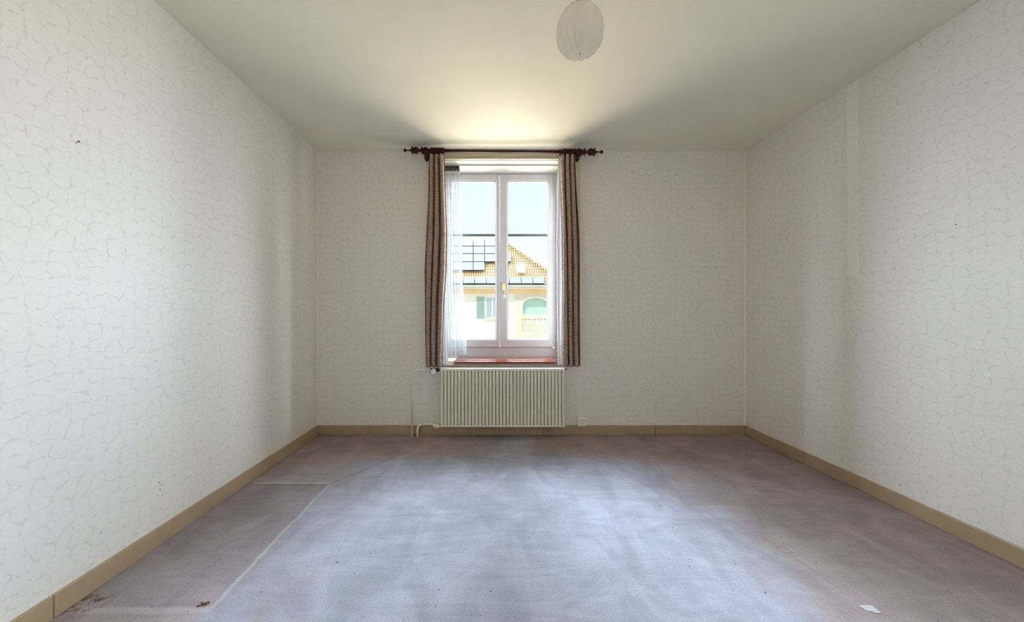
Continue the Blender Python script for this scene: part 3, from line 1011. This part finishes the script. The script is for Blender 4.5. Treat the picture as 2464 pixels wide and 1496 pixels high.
# ------------------------------------------------------------------ houses across the street
YH = 22.0
hs = empty('house', label='white and cream house with clay tiled roof and solar panels across the street', cat='house')
YE = 21.35
ez = P(0, 684, YE).z
ang = R(35)
nrm = Vector((0, -math.sin(ang), math.cos(ang)))
p0 = Vector((0, YE, ez))
def onroof(px, py, lift=0.0):
    d = P(px, py, 1.0) - Vector((0, 0, CAMH))
    o = Vector((0, 0, CAMH))
    t_ = (p0 + nrm * lift - o).dot(nrm) / d.dot(nrm)
    return o + d * t_
bm = bmesh.new()
roofpts = [onroof(*q) for q in [(900, 684), (1362, 684), (1222, 590), (1203, 574), (900, 574)]]
prism(bm, roofpts, -nrm * .18)
# hip and rear slopes close the roof
ridge_r, ridge_l, hip_b = roofpts[3], roofpts[4], roofpts[1]
eb = ez
rear = [ridge_l, ridge_r, Vector((hip_b.x, 2 * ridge_r.y - YE, eb)), Vector((ridge_l.x, 2 * ridge_r.y - YE, eb))]
prism(bm, rear, (0, 0, -.2))
prism(bm, [ridge_r, roofpts[2], hip_b, rear[2]], (0, 0, -.2))
roof = obj('roof', bm, M['tile'], hs)
# ridge tiles along the hip
hpts = [onroof(1222 - 19 + (1362 - 1203) * i / 24, 574 + (684 - 574) * i / 24, .02) for i in range(25)]
bm = bmesh.new()
for i in range(24):
    tube(bm, [hpts[i], hpts[i] * .1 + hpts[i + 1] * .9], .11, 8)
obj('hip_tiles', bm, M['tile'], roof)
# solar modules
def module(x0, x1, y0, y1):
    g = .5
    a = [onroof(x0 + g, y1 - g, .10), onroof(x1 - g, y1 - g, .10), onroof(x1 - g, y0 + g, .10), onroof(x0 + g, y0 + g, .10)]
    bm = bmesh.new(); prism(bm, a, -nrm * .06)
    o = obj('solar_panel', bm, M['solarframe'], hs)
    g = 1.0
    a = [onroof(x0 + g, y1 - g, .115), onroof(x1 - g, y1 - g, .115), onroof(x1 - g, y0 + g, .115), onroof(x0 + g, y0 + g, .115)]
    bm = bmesh.new(); prism(bm, a, -nrm * .015)
    obj('solar_glass', bm, M['solar'], o)
yr = [576, 592, 610, 629.5, 650]
for (x0, x1) in ((1056, 1083.5), (1083.5, 1111), (1111, 1138.5), (1138.5, 1166)):
    for k in range(4): module(x0, x1, yr[k], yr[k + 1])
for (x0, x1) in ((1166, 1199),):
    for k in range(3): module(x0, x1, yr[k], yr[k + 1])
module(1199, 1230, 610, 629.5)
for k in range(8):
    module(1086 + 28 * k, 1086 + 28 * (k + 1), 667, 682)
# skylight
bm = bmesh.new()
prism(bm, [onroof(1245.5, 653, .14), onroof(1264, 653, .14), onroof(1262, 635, .14), onroof(1243.5, 635, .14)], -nrm * .12)
sl = obj('skylight', bm, M['frame_far'], hs)
bm = bmesh.new()
prism(bm, [onroof(1248.5, 650.5, .16), onroof(1260.5, 650.5, .16), onroof(1259, 639, .16), onroof(1247, 639, .16)], -nrm * .03)
obj('pane', bm, M['pane_far'], sl)
# gutter, soffit, cornice
gx0, gx1 = P(900, 0, YE).x, P(1362, 0, YE).x
bm = boxes((gx0, gx1, YE - .16, YE - .02, P(0, 690, YE).z, P(0, 686, YE).z))
box(bm, gx0, gx1, YE - .12, YE + .0, P(0, 694.5, YE).z, P(0, 691, YE).z)
obj('gutter', bm, M['gutter'], hs)
obj('soffit', boxes((gx0, gx1, YE, YH + .1, P(0, 697, YE).z, P(0, 694.8, YE).z)), M['soffit'], hs)
wx0, wxm, wx1 = P(900, 0, YH).x, P(1238, 0, YH).x, P(1356, 0, YH).x
wz1 = P(0, 695.5, YE).z
GZ = -5.0
obj('cornice', boxes((wx0, wx1, YH - .22, YH, P(0, 706, YH).z, wz1)), M['soffit'], hs)
# white wall with a window hole look: wall, recessed window
obj('wall', boxes((wx0, wxm, YH, YH + 9, GZ, wz1)), M['render_white'], hs)
# cream bay with the arched loggia
ax0, ax1, ayt, ays, ayb = 1256, 1322, 714.5, 735, 796
bm = bmesh.new()
YY = YH - .12
def W(px, py): return P(px, py, YY)
N = 20
arch = []
for i in range(N + 1):
    t_ = math.pi * i / N
    arch.append(((ax0 + ax1) / 2 - (ax1 - ax0) / 2 * math.cos(t_), ays - (ays - ayt) * math.sin(t_)))
for i in range(N):
    (xa, ya_), (xb, yb_) = arch[i], arch[i + 1]
    prism(bm, [W(xa, ya_), W(xb, yb_), W(xb, 705), W(xa, 705)], (0, .3, 0))
ybot = CY + (CAMH - GZ) * FPX / YY
for q in ((1238, ax0, 705, ybot), (ax1, 1356, 705, ybot), (ax0, ax1, ayb, ybot)):
    prism(bm, [W(q[0], q[3]), W(q[1], q[3]), W(q[1], q[2]), W(q[0], q[2])], (0, .3, 0))
obj('bay_wall', bm, M['render_cream'], hs)
# moulding around the arch
bm = bmesh.new()
tube(bm, [W(ax0, 760)] + [W(a[0], a[1]) for a in arch] + [W(ax1, 760)], .05, 8)
obj('arch_moulding', bm, M['render_white'], hs)
obj('loggia', boxes((P(1245, 0, YH).x, P(1345, 0, YH).x, YH + 1.6, YH + 1.8, P(0, 800, YH).z, P(0, 706, YH).z),
                    (P(1245, 0, YH).x, P(1345, 0, YH).x, YH + .2, YH + 1.6, P(0, 800, YH).z, P(0, 797, YH).z)), M['render_cream'], hs)
bm = bmesh.new()
za, zb_ = P(0, 712, YH).z, P(0, 757, YH).z
prism(bm, [(P(1250, 0, YH).x, YH + .30, za), (P(1330, 0, YH).x, YH + .30, za), (P(1330, 0, YH).x, YH + .22, zb_), (P(1250, 0, YH).x, YH + .22, zb_)], (0, .03, 0))
obj('awning', bm, M['awning'], hs)
obj('balcony_rail', boxes((W(ax0, 0).x, W(ax1, 0).x, YY - .05, YY + .2, W(0, 767).z, W(0, 763).z)), M['stone'], hs)
zt, zbm = W(0, 767).z, W(0, 796).z
hgt = zt - zbm
for i in range(9):
    xx = W(ax0, 0).x + (W(ax1, 0).x - W(ax0, 0).x) * (i + .5) / 9
    bm = bmesh.new()
    lathe(bm, [(0, .06), (.05, .06), (.07, .035), (hgt * .35, .075), (hgt * .7, .035), (hgt * .9, .06), (hgt, .06)], (xx, YY + .08, zbm), 'Z', 12)
    obj('baluster', bm, M['stone'], hs, smooth=True)
# window with green shutters on the white wall
bm = boxes((P(1166.5, 0, YH).x, P(1201, 0, YH).x, YH - .05, YH, P(0, 765, YH).z, P(0, 714, YH).z))
wf = obj('window', bm, M['frame_far'], hs)
obj('pane', boxes((P(1170.5, 0, YH).x, P(1183, 0, YH).x, YH - .07, YH - .05, P(0, 762, YH).z, P(0, 717, YH).z),
                  (P(1186, 0, YH).x, P(1198, 0, YH).x, YH - .07, YH - .05, P(0, 762, YH).z, P(0, 717, YH).z)), M['pane_far'], wf)
obj('ledge', boxes((P(1164, 0, YH).x, P(1204, 0, YH).x, YH - .12, YH, P(0, 769, YH).z, P(0, 765.5, YH).z)), M['stone'], wf)
def shutter(x0, x1):
    X0, X1 = P(x0, 0, YH).x, P(x1, 0, YH).x
    z0, z1 = P(0, 765.5, YH).z, P(0, 713, YH).z
    bm = boxes((X0, X0 + .05, YH - .10, YH - .04, z0, z1), (X1 - .05, X1, YH - .10, YH - .04, z0, z1))
    n = 16
    for i in range(n):
        zz = z0 + (z1 - z0) * (i + .5) / n
        box(bm, X0 + .05, X1 - .05, YH - .085, YH - .05, zz - .03, zz + .03)
    obj('shutter', bm, M['shutter'], hs)
shutter(1147, 1165.5)
shutter(1202, 1222)
settle(hs, (0, YH, GZ))

# second house further back, roof only shows above the hip
Y2 = 33.0
h2 = empty('house', label='smaller tiled house roof peeking out behind the main house on its right', cat='house')
bm = bmesh.new()
ya2, yb2 = 622, 660
rp = [P(1200, yb2, Y2), P(1440, yb2, Y2), P(1318, ya2 + 8, Y2 + 4), P(1300, ya2, Y2 + 4), P(1266, ya2, Y2 + 4)]
A = P(1215, 662, Y2); B = P(1345, 662, Y2)
rA = Vector((P(1268, 622, Y2 + 3.5).x, Y2 + 3.5, P(0, 622, Y2 + 3.5).z)); rB = Vector((P(1303, 622, Y2 + 3.5).x, Y2 + 3.5, rA.z))
A2 = A + Vector((0, 7, 0)); B2 = B + Vector((0, 7, 0))
v = [bm.verts.new(q) for q in (A, B, rB, rA, A2, B2)]
bm.faces.new((v[0], v[1], v[2], v[3])); bm.faces.new((v[1], v[5], v[2])); bm.faces.new((v[5], v[4], v[3], v[2]))
bm.faces.new((v[4], v[0], v[3])); bm.faces.new((v[0], v[4], v[5], v[1]))
obj('roof', bm, M['tile'], h2)
obj('wall', boxes((A.x + .4, B.x - .4, Y2 + .5, Y2 + 6.5, GZ, A.z)), M['render_white'], h2)
settle(h2, (A.x, Y2, GZ))
